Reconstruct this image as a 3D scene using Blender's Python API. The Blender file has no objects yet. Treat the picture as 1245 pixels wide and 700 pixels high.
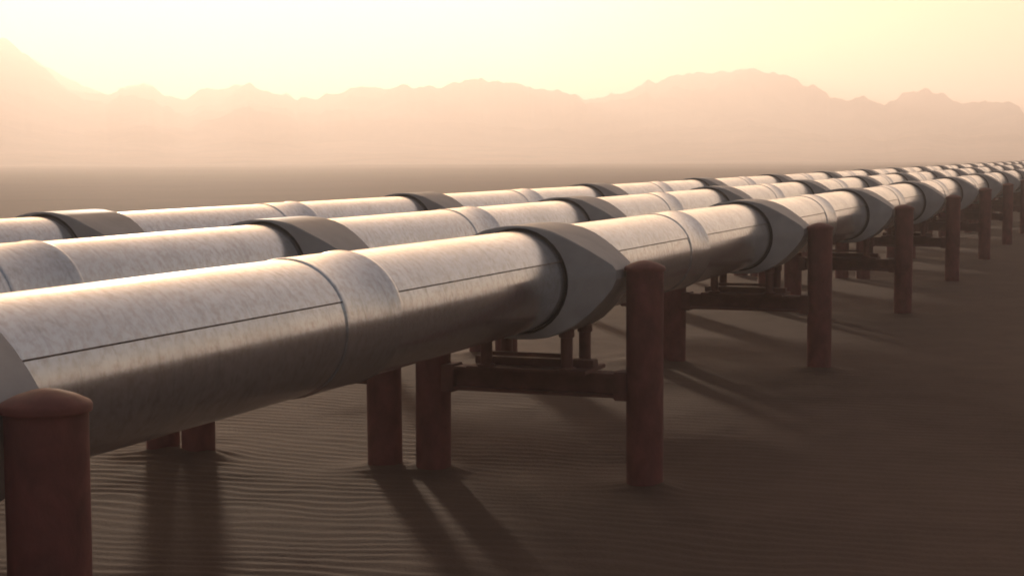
import bpy, bmesh, math, random
import numpy as np
from mathutils import Matrix, Vector

R = math.radians
S = 12.0                      # metres between supports along a pipeline
CAM_H = 4.23

# ------------------------------------------------------------------ camera
scene = bpy.context.scene
col = scene.collection
cam_d = bpy.data.cameras.new('camera')
cam = bpy.data.objects.new('camera', cam_d)
col.objects.link(cam)
scene.camera = cam
cam_d.sensor_width = 36.0
cam_d.lens = 36.0 * 1950.0 / 1245.0
cam_d.clip_start = 0.1
cam_d.clip_end = 20000.0
cam.matrix_world = (Matrix.Translation((0, 0, CAM_H)) @ Matrix.Rotation(R(0.06), 4, 'Z') @ Matrix.Rotation(R(90 - 4.65), 4, 'X')
                    @ Matrix.Rotation(R(-0.25), 4, 'Z'))

# ------------------------------------------------------------------ sky, sun, exposure
SUN_EL, SUN_AZ = 7.4, -12.0    # degrees; azimuth clockwise from the view direction (+Y)
world = bpy.data.worlds.new('World')
scene.world = world
world.use_nodes = True
wn, wl = world.node_tree.nodes, world.node_tree.links
wn.clear()
sky = wn.new('ShaderNodeTexSky')
sky.sky_type = 'NISHITA'
sky.sun_disc = False
sky.sun_elevation = R(SUN_EL)
sky.sun_rotation = R(SUN_AZ)
sky.altitude = 0
sky.air_density = 1.0
sky.dust_density = 3.0
sky.ozone_density = 1.0
bg = wn.new('ShaderNodeBackground')
bg.inputs['Strength'].default_value = 0.08
wo = wn.new('ShaderNodeOutputWorld')
warm = wn.new('ShaderNodeMix')                 # dust-laden air: the whole sky a touch warmer
warm.data_type = 'RGBA'
warm.blend_type = 'MULTIPLY'
warm.inputs[0].default_value = 1.0
warm.inputs[7].default_value = (1.0, 0.80, 0.735, 1)
wl.new(sky.outputs['Color'], warm.inputs[6])
wl.new(warm.outputs[2], bg.inputs['Color'])
wl.new(bg.outputs['Background'], wo.inputs['Surface'])

sun_d = bpy.data.lights.new('sun', 'SUN')
sun_d.energy = 4.0
sun_d.angle = R(3.2)
sun_d.color = (1.0, 0.79, 0.60)
sun = bpy.data.objects.new('sun', sun_d)
col.objects.link(sun)
sdir = Vector((math.sin(R(SUN_AZ)) * math.cos(R(SUN_EL)), math.cos(R(SUN_AZ)) * math.cos(R(SUN_EL)), math.sin(R(SUN_EL))))
sun.rotation_euler = (-sdir).to_track_quat('-Z', 'Y').to_euler()
sun.location = (-40, 200, 60)

vs = scene.view_settings
vs.view_transform = 'Standard'
vs.look = 'None'
vs.exposure = 0.94
vs.gamma = 1.0
vs.use_curve_mapping = False
scene.render.engine = 'CYCLES'
cy = scene.cycles
cy.use_denoising = True
cy.volume_bounces = 2
cy.max_bounces = 8
cy.sample_clamp_indirect = 6.0
cy.sample_clamp_direct = 2.0
cy.filter_width = 1.8

# ------------------------------------------------------------------ helpers
TH = R(21.3)                                   # pipelines run this far right of the view axis
UX, UY = math.sin(TH), math.cos(TH)            # along a pipeline
VX, VY = math.cos(TH), -math.sin(TH)           # across it, towards the camera's right
K0 = 0.6255
PR = 0.642                                     # pipe radius
AX = 2.65                                      # pipe axis height
POST_R = 0.238
HALF = 1.48                                    # axis to post
AXIS_D = [0.608 * S, 0.9148 * S, 1.2110 * S]   # camera to axis, across
K_MIN, K_MAX = -1, 24
RISE = [0.015, 0.06, 0.13]                     # the ground and the lines climb a little to the left


def at(u, d, z=0.0):
    return Vector((u * UX - d * VX, u * UY - d * VY, z))


def tag(o, label, cat, group=None):
    o['label'] = label
    o['category'] = cat
    if group:
        o['group'] = group
    return o


def link(name, mesh, parent=None, loc=(0, 0, 0)):
    o = bpy.data.objects.new(name, mesh)
    col.objects.link(o)
    o.location = loc
    if parent is not None:
        o.parent = parent
    return o


def mesh_from(bm, name, mat, smooth=None):
    bmesh.ops.recalc_face_normals(bm, faces=bm.faces[:])
    me = bpy.data.meshes.new(name)
    bm.to_mesh(me)
    bm.free()
    if mat:
        me.materials.append(mat)
    if smooth is not None:
        me.polygons.foreach_set('use_smooth', [True] * len(me.polygons))
        me.set_sharp_from_angle(angle=R(smooth))
    return me


def add_box(bm, x0, x1, y0, y1, z0, z1, bevel=0.0):
    vs_ = [bm.verts.new((x, y, z)) for x in (x0, x1) for y in (y0, y1) for z in (z0, z1)]
    fs = []
    for f in ((0, 1, 3, 2), (4, 6, 7, 5), (0, 4, 5, 1), (2, 3, 7, 6), (0, 2, 6, 4), (1, 5, 7, 3)):
        fs.append(bm.faces.new([vs_[i] for i in f]))
    if bevel:
        es = list({e for f in fs for e in f.edges})
        bmesh.ops.bevel(bm, geom=es, offset=bevel, segments=2, affect='EDGES')


def add_lathe(bm, prof, n=32, cap_top=True, cap_bot=True, cx=0, cy=0):
    rings = []
    for r, z in prof:
        rings.append([bm.verts.new((cx + r * math.cos(2 * math.pi * i / n), cy + r * math.sin(2 * math.pi * i / n), z)) for i in range(n)])
    for a, b in zip(rings, rings[1:]):
        for i in range(n):
            bm.faces.new((a[i], a[(i + 1) % n], b[(i + 1) % n], b[i]))
    if cap_bot:
        bm.faces.new(rings[0][::-1])
    if cap_top:
        bm.faces.new(rings[-1])


def add_shell(bm, y0, y1, r_out, r_in, a0, a1, n):
    """curved sheet around the Y axis, angles in degrees from +X, with thickness and ends"""
    loops = []
    for i in range(n + 1):
        a = R(a0 + (a1 - a0) * i / n)
        c, s = math.cos(a), math.sin(a)
        loops.append([bm.verts.new((r_out * c, y0, r_out * s)), bm.verts.new((r_out * c, y1, r_out * s)),
                      bm.verts.new((r_in * c, y1, r_in * s)), bm.verts.new((r_in * c, y0, r_in * s))])
    for a, b in zip(loops, loops[1:]):
        for j in range(4):
            bm.faces.new((a[j], a[(j + 1) % 4], b[(j + 1) % 4], b[j]))
    if abs(a1 - a0) < 359.9:
        bm.faces.new(loops[0][::-1])
        bm.faces.new(loops[-1])
    else:
        bmesh.ops.remove_doubles(bm, verts=bm.verts[:], dist=1e-5)


# ------------------------------------------------------------------ materials
def mat_new(name):
    m = bpy.data.materials.new(name)
    m.use_nodes = True
    nt = m.node_tree
    b = nt.nodes['Principled BSDF']
    return m, nt, b


def coord(nt, scale=(1, 1, 1), per_object=True):
    tc = nt.nodes.new('ShaderNodeTexCoord')
    mp = nt.nodes.new('ShaderNodeMapping')
    mp.inputs['Scale'].default_value = scale
    nt.links.new(tc.outputs['Object'], mp.inputs['Vector'])
    if per_object:
        oi = nt.nodes.new('ShaderNodeObjectInfo')
        mu = nt.nodes.new('ShaderNodeMath')
        mu.operation = 'MULTIPLY'
        mu.inputs[1].default_value = 137.0
        nt.links.new(oi.outputs['Random'], mu.inputs[0])
        nt.links.new(mu.outputs[0], mp.inputs['Location'])
    return mp.outputs['Vector']


def noise(nt, vec, scale, detail=5.0, rough=0.55, dist=0.0):
    n = nt.nodes.new('ShaderNodeTexNoise')
    n.inputs['Scale'].default_value = scale
    n.inputs['Detail'].default_value = detail
    n.inputs['Roughness'].default_value = rough
    n.inputs['Distortion'].default_value = dist
    nt.links.new(vec, n.inputs['Vector'])
    return n.outputs['Fac']


def ramp(nt, fac, stops):
    r = nt.nodes.new('ShaderNodeValToRGB')
    el = r.color_ramp.elements
    while len(el) < len(stops):
        el.new(0.5)
    for e, (p, c) in zip(el, stops):
        e.position = p
        e.color = (*c, 1) if len(c) == 3 else c
    nt.links.new(fac, r.inputs['Fac'])
    return r.outputs['Color']


def mixc(nt, fac, a, b, mode='MIX'):
    m = nt.nodes.new('ShaderNodeMix')
    m.data_type = 'RGBA'
    m.blend_type = mode
    if isinstance(fac, float):
        m.inputs[0].default_value = fac
    else:
        nt.links.new(fac, m.inputs[0])
    for sock, v in ((m.inputs[6], a), (m.inputs[7], b)):
        if isinstance(v, tuple):
            sock.default_value = (*v, 1)
        else:
            nt.links.new(v, sock)
    return m.outputs[2]


def bump(nt, b, h, strength, dist):
    bp = nt.nodes.new('ShaderNodeBump')
    bp.inputs['Strength'].default_value = strength
    bp.inputs['Distance'].default_value = dist
    nt.links.new(h, bp.inputs['Height'])
    nt.links.new(bp.outputs['Normal'], b.inputs['Normal'])


def g3(v):
    return (v, v, v)


def make_metal():
    m, nt, b = mat_new('weathered_cladding')
    v = coord(nt)
    vs_ = coord(nt, (1.2, 7.0, 0.8))           # stains running down round the pipe
    blot = noise(nt, v, 1.1, 6, 0.6, 0.4)
    spots = noise(nt, v, 13.0, 8, 0.7, 0.1)
    streak = noise(nt, vs_, 2.2, 5, 0.6)
    c = ramp(nt, blot, [(0.3, (0.62, 0.66, 0.70)), (0.7, (0.72, 0.765, 0.81))])
    dirt = ramp(nt, spots, [(0.32, g3(0.0)), (0.56, g3(1.0))])
    c = mixc(nt, dirt, (0.54, 0.535, 0.53), c)
    st = ramp(nt, streak, [(0.30, g3(0.82)), (0.48, g3(1.0))])
    c = mixc(nt, 0.8, c, st, 'MULTIPLY')
    nt.links.new(c, b.inputs['Base Color'])
    b.inputs['Metallic'].default_value = 0.88
    rr = ramp(nt, blot, [(0.3, g3(0.23)), (0.7, g3(0.15))])
    nt.links.new(rr, b.inputs['Roughness'])
    hn = noise(nt, v, 2.2, 2, 0.4)
    bump(nt, b, hn, 0.045, 0.02)
    return m


def make_plain(name, c0, c1, rough, metallic=0.0, scale=3.0, stretch=(1, 1, 1), bstr=0.15, bdist=0.01):
    m, nt, b = mat_new(name)
    v = coord(nt, stretch)
    n = noise(nt, v, scale, 7, 0.62, 0.3)
    c = ramp(nt, n, [(0.32, c0), (0.68, c1)])
    nt.links.new(c, b.inputs['Base Color'])
    b.inputs['Roughness'].default_value = rough
    b.inputs['Metallic'].default_value = metallic
    bump(nt, b, n, bstr, bdist)
    return m


METAL = make_metal()
GREY = make_plain('grey_collar_paint', (0.29, 0.285, 0.285), (0.37, 0.365, 0.36), 0.55, 0.0, 2.5)
RUBBER = make_plain('dark_gasket', (0.03, 0.03, 0.03), (0.05, 0.048, 0.045), 0.75)
SEAM = make_plain('seam_sealant', (0.03, 0.022, 0.018), (0.22, 0.17, 0.14), 0.8, 0.0, 7.0)
CORE = make_plain('light_block_dark', (0.06, 0.055, 0.05), (0.09, 0.08, 0.075), 0.7)
RUST = make_plain('rust_red_post_paint', (0.11, 0.038, 0.033), (0.20, 0.064, 0.056), 0.78, 0.0, 2.6, (1.6, 1.6, 1.0), 0.6, 0.015)
CAPM = make_plain('rust_red_cap_paint', (0.12, 0.034, 0.027), (0.19, 0.055, 0.042), 0.65, 0.0, 5.0)
BEAM = make_plain('rust_brown_beam_steel', (0.10, 0.042, 0.034), (0.17, 0.068, 0.054), 0.7, 0.1, 4.0)


def make_sand():
    m, nt, b = mat_new('brown_sand')
    v = coord(nt, per_object=False)
    big = noise(nt, v, 0.05, 5, 0.55, 0.5)
    mid = noise(nt, v, 1.1, 6, 0.6, 0.3)
    fine = noise(nt, v, 22.0, 4, 0.7)
    c = ramp(nt, big, [(0.3, (0.13, 0.085, 0.063)), (0.7, (0.17, 0.11, 0.083))])
    c = mixc(nt, 0.7, c, ramp(nt, mid, [(0.3, g3(0.72)), (0.7, g3(1.0))]), 'MULTIPLY')
    c = mixc(nt, 0.5, c, ramp(nt, fine, [(0.3, g3(0.7)), (0.7, g3(1.0))]), 'MULTIPLY')
    nt.links.new(c, b.inputs['Base Color'])
    b.inputs['Roughness'].default_value = 0.95
    b.inputs['Specular IOR Level'].default_value = 0.15
    bump(nt, b, fine, 0.75, 0.014)
    return m


def make_rock():
    m, nt, b = mat_new('mountain_rock')
    v = coord(nt, per_object=False)
    n1 = noise(nt, v, 0.012, 9, 0.62, 0.6)
    c = ramp(nt, n1, [(0.32, (0.06, 0.040, 0.032)), (0.68, (0.30, 0.20, 0.155))])
    nt.links.new(c, b.inputs['Base Color'])
    b.inputs['Roughness'].default_value = 0.95
    b.inputs['Specular IOR Level'].default_value = 0.1
    bump(nt, b, n1, 0.8, 12.0)
    return m


SAND, ROCK = make_sand(), make_rock()


# ------------------------------------------------------------------ noise for the terrain
def vnoise(x, y, seed=0):
    xi, yi = np.floor(x).astype(np.int64), np.floor(y).astype(np.int64)
    fx, fy = x - xi, y - yi
    fx, fy = fx * fx * fx * (fx * (6 * fx - 15) + 10), fy * fy * fy * (fy * (6 * fy - 15) + 10)

    def h(a, b_):
        n = (a * 374761393 + b_ * 668265263 + seed * 982451653) & 0xFFFFFFFF
        n = ((n ^ (n >> 13)) * 1274126177) & 0xFFFFFFFF
        n = n ^ (n >> 16)
        return (n & 0xFFFFFF) / float(0xFFFFFF)
    return ((h(xi, yi) * (1 - fx) + h(xi + 1, yi) * fx) * (1 - fy)
            + (h(xi, yi + 1) * (1 - fx) + h(xi + 1, yi + 1) * fx) * fy)


def fbm(x, y, seed, octs=5, ridged=False):
    t, a, tot = 0.0, 1.0, 0.0
    for o in range(octs):
        n = vnoise(x * 2 ** o, y * 2 ** o, seed + 17 * o)
        if ridged:
            n = 1 - np.abs(2 * n - 1)
        t = t + a * n
        tot += a
        a *= 0.5
    return t / tot


def grid_mesh(name, X, Y, Z, mat):
    ny, nx = X.shape
    co = np.stack([X, Y, Z], -1).reshape(-1, 3).astype(np.float32)
    idx = np.arange(nx * ny).reshape(ny, nx)
    q = np.stack([idx[:-1, :-1], idx[:-1, 1:], idx[1:, 1:], idx[1:, :-1]], -1).reshape(-1, 4).astype(np.int32)
    me = bpy.data.meshes.new(name)
    me.vertices.add(len(co))
    me.vertices.foreach_set('co', co.ravel())
    me.loops.add(q.size)
    me.loops.foreach_set('vertex_index', q.ravel())
    me.polygons.add(len(q))
    me.polygons.foreach_set('loop_start', np.arange(0, q.size, 4, dtype=np.int32))
    me.polygons.foreach_set('use_smooth', np.ones(len(q), dtype=bool))
    me.update(calc_edges=True)
    me.validate()
    me.materials.append(mat)
    return me


def axis_steps(lo, hi, step, lo_end, hi_end, grow):
    mid = list(np.arange(lo, hi + 1e-6, step))
    out_hi, s, p = [], step, mid[-1]
    while p < hi_end:
        s *= grow
        p += s
        out_hi.append(p)
    out_lo, s, p = [], step, mid[0]
    while p > lo_end:
        s *= grow
        p -= s
        out_lo.append(p)
    return np.array(out_lo[::-1] + mid + out_hi)


# ------------------------------------------------------------------ ground
gx = axis_steps(-9.0, 8.0, 0.042, -4500, 4500, 1.045)
gy = axis_steps(13.0, 30.0, 0.042, -4500, 4500, 1.045)
X, Y = np.meshgrid(gx, gy)
warp = 1.5 * fbm(X * 0.22, Y * 0.22, 3, 3) + 0.5 * fbm(X * 0.9, Y * 0.9, 8, 3)
cr = R(-15)
ph = (X * -math.sin(cr) + Y * math.cos(cr)) / 0.28 + 2.4 * warp
fr = ph - np.floor(ph)
saw = np.where(fr < 0.62, fr / 0.62, (1 - fr) / 0.38)
saw = saw * saw * (3 - 2 * saw)
amp = 0.020 * np.clip(2.2 * fbm(X * 0.4, Y * 0.4, 21, 4) - 0.5, 0.35, 1.0)
dist = np.sqrt(X ** 2 + (Y - 20) ** 2)
amp = amp * np.clip(1.25 - dist / 45.0, 0.0, 1.0)
Z = amp * (saw - 0.5) + 0.10 * (fbm(X * 0.06, Y * 0.06, 5, 3) - 0.5) + 0.02 * (fbm(X * 0.7, Y * 0.7, 31, 3) - 0.5)
Z += np.clip((dist - 120) / 600, 0, 1) * 1.2 * (fbm(X * 0.012, Y * 0.012, 41, 3) - 0.5)
for k in range(0, 5):                           # sand drifted against the posts
    for d in AXIS_D:
        for sgn in (-1, 1):
            p = at((k + K0) * S, d + sgn * HALF)
            q = (X - p.x) ** 2 + (Y - p.y) ** 2
            Z += 0.10 * np.exp(-q / 0.20) * (0.6 + 0.8 * fbm(X * 2, Y * 2, 77, 2))
ground = link('ground', grid_mesh('ground', X, Y, Z, SAND))
ground['kind'] = 'structure'

# ------------------------------------------------------------------ mountains
SKYLINE = [(-900, 120), (-700, 70), (-500, 96), (-300, 60), (-160, 66), (-60, 40), (0, 48), (15, 50), (35, 68), (80, 97), (115, 111), (135, 114), (160, 105), (175, 103),
           (185, 106), (200, 119), (215, 121), (235, 114), (270, 106), (305, 104), (325, 113), (345, 115), (365, 119),
           (390, 118), (415, 112), (435, 105), (460, 108), (485, 105), (510, 109), (530, 107), (555, 97), (590, 98),
           (625, 98), (650, 106), (680, 110), (705, 119), (720, 120), (755, 111), (790, 99), (830, 92), (870, 89),
           (908, 85), (930, 89), (955, 90), (975, 103), (995, 110), (1003, 117), (1025, 123), (1045, 120), (1070, 128),
           (1085, 123), (1105, 108), (1130, 110), (1160, 123), (1185, 125), (1225, 126), (1240, 138), (1290, 140),
           (1350, 120), (1500, 95), (1650, 120), (1850, 88), (2100, 110), (2500, 100)]
sx = np.array([p[0] for p in SKYLINE], float)
sy = np.array([p[1] for p in SKYLINE], float)
s_az = np.arctan2(sx - 622.5, 1950.0)
s_te = (191.3 - (sx - 622.5) * 0.0044 - sy) / 1950.0 * np.cos(s_az)
az = np.linspace(R(-38), R(44), 1100)
te = np.interp(az, s_az, s_te)
te = te + 0.0060 * (fbm(az * 90, az * 0, 91, 6, True) - 0.55)
R0 = 1200.0
rr_ = 2150 + 600 * fbm(az * 5.0, az * 0 + 3.3, 14, 3)
rad = R0 + (4000 - R0) * np.linspace(0, 1, 170) ** 1.5
A, RD = np.meshgrid(az, rad)
RRG = np.broadcast_to(rr_, A.shape)
t = (RD - R0) / (RRG - R0)
base = np.where(t < 1, 0.42 * t + 0.58 * t ** 2.2, np.maximum(1.0 - 0.85 * (t - 1), -0.02))
PX, PY = RD * np.sin(A), RD * np.cos(A)
rid = fbm(PX / 480.0, PY / 480.0, 55, 6, True)
det = fbm(PX / 130.0, PY / 130.0, 66, 5, True)
w = np.clip(t * 2.2, 0, 1)
shape = base * (1 + w * (1.35 * (rid - 0.55) + 0.4 * (det - 0.55)))
hr = te * rr_ + CAM_H
H = shape * hr
cur = ((H - CAM_H) / RD).max(0)
sc_ = te / cur
for _ in range(3):
    cur = ((H * sc_ - CAM_H) / RD).max(0)
    sc_ = sc_ * te / cur
H = H * sc_ - 0.5
mountains = link('mountains', grid_mesh('mountains', PX, PY, H, ROCK))
mountains['kind'] = 'structure'

# ------------------------------------------------------------------ haze
H_TOP = float(H.max()) + 6.0
bm = bmesh.new()
add_box(bm, -5200, 5200, -5200, 5200, -4.0, H_TOP)
hz = bpy.data.materials.new('haze_air')
hz.use_nodes = True
hn = hz.node_tree
hn.nodes.clear()
pv = hn.nodes.new('ShaderNodeVolumePrincipled')
pv.inputs['Color'].default_value = (0.97, 0.905, 0.875, 1)
pv.inputs['Density'].default_value = 0.0009
pv.inputs['Anisotropy'].default_value = 0.45
ho = hn.nodes.new('ShaderNodeOutputMaterial')
hn.links.new(pv.outputs['Volume'], ho.inputs['Volume'])
haze = link('haze', mesh_from(bm, 'haze', hz))
haze['kind'] = 'stuff'

# ------------------------------------------------------------------ pipeline meshes (run along local +Y)
COL_L = 0.63                                    # half length of a collar
COL_O = -0.04                                   # the collar sits a little before the posts
SLV = 0.58                                      # half length of a sleeve
sec = S / 2 - COL_L - SLV + 0.10 - COL_O                # a section tucks 5 cm under collar and sleeve
bm = bmesh.new(); add_shell(bm, 0, sec, PR, PR - 0.022, 25.0, 155.0, 40); M_UP = mesh_from(bm, 'upper_cladding', METAL, 40)
bm = bmesh.new(); add_shell(bm, 0, sec, PR - 0.007, PR - 0.022, 24.3, -204.3, 56); M_LO = mesh_from(bm, 'lower_cladding', METAL, 40)
bm = bmesh.new()
add_shell(bm, 0.06, sec - 0.06, PR + 0.001, PR - 0.02, 24.0, 24.97, 1)
M_SEAM = mesh_from(bm, 'seam', SEAM)
bm = bmesh.new()
n = 72
prof = [(-SLV, PR - 0.01), (-SLV, PR + 0.008), (-SLV + 0.012, PR + 0.012), (-SLV + 0.05, PR + 0.011),
        (SLV - 0.09, PR + 0.011), (SLV - 0.05, PR + 0.024), (SLV, PR + 0.016), (SLV, PR - 0.01)]
rings = [[bm.verts.new((r * math.cos(2 * math.pi * i / n), y, r * math.sin(2 * math.pi * i / n))) for i in range(n)] for y, r in prof]
for a, b in zip(rings, rings[1:]):
    for i in range(n):
        bm.faces.new((a[i], a[(i + 1) % n], b[(i + 1) % n], b[i]))
M_SLV = mesh_from(bm, 'sleeve', METAL, 50)

# collar: pipe-hugging at top and bottom, drawn out sideways into blunt wings between the posts
half = [(0.0, 1.10), (0.22, 1.092), (0.45, 1.06), (0.70, 1.005), (0.95, 0.90), (1.2, 0.765), (1.42, 0.63), (1.66, 0.465),
        (1.84, 0.33), (1.91, 0.24), (1.91, 0.06), (1.83, -0.12), (1.66, -0.36), (1.42, -0.62), (1.17, -0.84), (0.9, -0.99), (0.62, -1.09), (0.32, -1.13), (0.0, -1.14)]
outl = half + [(-x, z) for x, z in half[-2:0:-1]]
bm = bmesh.new()
inner_r = PR + 0.028
fr_, bk_ = [], []
no = len(outl)


def ring_in(y, r):
    res = []
    for x, z in outl:
        a = math.atan2(z, x)
        res.append(bm.verts.new((r * math.cos(a), y, r * math.sin(a))))
    return res


def ring_out(y, inset):
    res = []
    for x, z in outl:
        l = math.hypot(x, z)
        k_ = (l * PR - inset) / (l * PR)
        tp = 1 - 0.40 * min(1.0, max(0.0, (abs(x) - 0.95) / 0.9)) ** 1.3
        res.append(bm.verts.new((x * PR * k_, y * tp, z * PR * k_)))
    return res


cr_ = [ring_in(COL_L - 0.20, PR + 0.002), ring_in(COL_L - 0.20, inner_r), ring_in(COL_L, inner_r + 0.012), ring_out(COL_L, 0.018), ring_out(COL_L - 0.018, 0.0),
       ring_out(-COL_L + 0.018, 0.0), ring_out(-COL_L, 0.018), ring_in(-COL_L, inner_r + 0.012), ring_in(-COL_L + 0.20, inner_r), ring_in(-COL_L + 0.20, PR + 0.002)]
for a, b in zip(cr_, cr_[1:]):
    for i in range(no):
        bm.faces.new((a[i], a[(i + 1) % no], b[(i + 1) % no], b[i]))
M_COL = mesh_from(bm, 'collar', GREY, 19)
bm = bmesh.new()
add_shell(bm, -0.03, 0.03, PR + 0.032, PR + 0.001, 0, 360, 60)
M_RING = mesh_from(bm, 'clamp_ring', RUBBER, 40)
bm = bmesh.new()
Lc = (K_MAX - K_MIN + 1) * S
add_lathe(bm, [(PR - 0.03, 0.0), (PR - 0.03, Lc)], 40)
for v_ in bm.verts:
    v_.co = Vector((v_.co.x, v_.co.z, v_.co.y))
M_CORE = mesh_from(bm, 'light_block_pipe', CORE, 40)  # unseen dark core, added to stop light leaking between the cladding sheets

rot = math.atan2(-UX, UY)                       # local +Y onto the pipeline direction
PIPE_TXT = ['nearest and largest silver clad pipeline, running past the posts in full view',
            'middle silver clad pipeline, between the nearest and the farthest one',
            'farthest silver clad pipeline, seen against the open desert floor']
for i, d in enumerate(AXIS_D):
    p0 = at((K_MIN - 0.5 + K0) * S, d, RISE[i])
    pl = bpy.data.objects.new('pipeline', None)
    col.objects.link(pl)
    pl.location = p0
    pl.rotation_euler = (0, 0, rot)
    tag(pl, PIPE_TXT[i], 'pipeline', 'parallel desert pipelines')
    link('light_block_pipe', M_CORE, pl, (0, 0, AX))
    for k in range(K_MIN, K_MAX + 1):
        yk = (k - K_MIN + 0.5) * S              # collar centre
        cl = link('collar', M_COL, pl, (0, yk + COL_O, AX))
        for e in (-1, 1):
            link('clamp_ring', M_RING, cl, (0, e * (COL_L - 0.10), 0))
        for y0 in (yk - S / 2 + SLV - 0.05 + COL_O, yk + COL_O + COL_L - 0.05):
            up = link('upper_cladding', M_UP, pl, (0, y0, AX))
            lo = link('lower_cladding', M_LO, pl, (0, y0, AX))
            up.rotation_euler = lo.rotation_euler = (0, R((0, 9, 11)[i]), 0)
            link('seam', M_SEAM, up)
        if k < K_MAX:
            link('sleeve', M_SLV, pl, (0, yk + S / 2, AX))

# ------------------------------------------------------------------ supports
POST_TOP = 2.83
bm = bmesh.new()
add_lathe(bm, [(POST_R, -0.5), (POST_R, 0.9), (POST_R, 1.8), (POST_R, POST_TOP)], 28)
M_POST = mesh_from(bm, 'post', RUST, 40)
bm = bmesh.new()
add_lathe(bm, [(POST_R + 0.002, -0.045), (POST_R + 0.022, -0.045), (POST_R + 0.024, -0.01), (POST_R + 0.014, 0.008), (POST_R * 0.72, 0.048), (POST_R * 0.36, 0.075), (POST_R * 0.1, 0.085)], 28)
M_CAP = mesh_from(bm, 'cap', CAPM, 35)
B0, B1 = 1.15, 1.46
bm = bmesh.new()
bl = HALF - POST_R + 0.03
add_box(bm, -bl, bl, -0.15, 0.15, B1 - 0.045, B1)
add_box(bm, -bl, bl, -0.15, 0.15, B0, B0 + 0.045)
add_box(bm, -bl, bl, -0.05, 0.05, B0 + 0.043, B1 - 0.043)
M_BEAM = mesh_from(bm, 'cross_beam', BEAM)
bm = bmesh.new()
add_box(bm, -0.09, 0.09, -0.17, 0.17, B0 - 0.03, B1 + 0.025, 0.012)
M_BR = mesh_from(bm, 'bracket', BEAM)
bm = bmesh.new()
add_box(bm, -0.82, 0.82, -0.42, 0.42, 0, 0.05, 0.008)
add_box(bm, -0.82, 0.82, -0.10, 0.10, 0.05, 0.15, 0.008)
M_SK = mesh_from(bm, 'skid_plate', BEAM)
LEG_V, LEG_U = 0.86 * PR, 0.36
zc = AX - 1.00 * PR                            # underside of the collar there
bm = bmesh.new()
hl = zc - (B1 + 0.052) + 0.05
add_lathe(bm, [(0.12, 0.0), (0.12, 0.03), (0.078, 0.045), (0.078, hl - 0.13), (0.10, hl - 0.12), (0.10, hl - 0.03), (0.07, hl)], 18)
M_LEG = mesh_from(bm, 'strut', BEAM, 40)
bm = bmesh.new()
add_box(bm, -LEG_V + 0.06, LEG_V - 0.06, -0.03, 0.03, 0.15, 0.20)
M_TIE = mesh_from(bm, 'tie_bar', BEAM)

ORD = ['first', 'second', 'third', 'fourth', 'fifth', 'sixth', 'seventh', 'eighth', 'ninth', 'tenth', 'eleventh', 'twelfth',
       'thirteenth', 'fourteenth', 'fifteenth', 'sixteenth', 'seventeenth', 'eighteenth', 'nineteenth', 'twentieth']
WHICH = ['nearest', 'middle', 'farthest']
FIRST = [0, 1, 1]
LAST = [10, 15, 20]
random.seed(4)
for i, d in enumerate(AXIS_D):
    for k in range(K_MIN, K_MAX + 1):
        s_ = bpy.data.objects.new('pipe_support', None)
        col.objects.link(s_)
        s_.location = at((k + K0) * S, d, RISE[i])
        s_.rotation_euler = (0, 0, rot)
        if FIRST[i] <= k <= LAST[i]:
            n_ = k - FIRST[i]
            if i == 0 and k == 0:
                lab = 'rust-red two-post support at the left edge, holding up the nearest pipeline'
            else:
                lab = 'rust-red two-post support under the %s pipeline, %s from the left' % (WHICH[i], ORD[n_])
        elif k > LAST[i]:
            lab = 'rust-red two-post support under the %s pipeline, past the right edge of the view' % WHICH[i]
        else:
            lab = 'rust-red two-post support under the %s pipeline, before the left edge of the view' % WHICH[i]
        tag(s_, lab, 'pipe support', 'two-post supports under the %s pipeline' % WHICH[i])
        for sg in (-1, 1):
            dz = random.uniform(-0.012, 0.012)
            po = link('post', M_POST, s_, (sg * HALF, 0, dz))
            po.rotation_euler = (R(random.uniform(-0.35, 0.35)), R(random.uniform(-0.35, 0.35)), random.uniform(0, 6.28))
            link('cap', M_CAP, po, (0, 0, POST_TOP))
            link('bracket', M_BR, s_, (sg * (HALF - POST_R - 0.04), 0, 0))
        link('cross_beam', M_BEAM, s_)
        sk = link('skid_plate', M_SK, s_, (0, 0, B1 + 0.002))
        link('tie_bar', M_TIE, s_, (0, -0.30, B1 + 0.05))
        for su in (-1, 1):
            for sv in (-1, 1):
                link('strut', M_LEG, s_, (sv * LEG_V, su * LEG_U, B1 + 0.052))
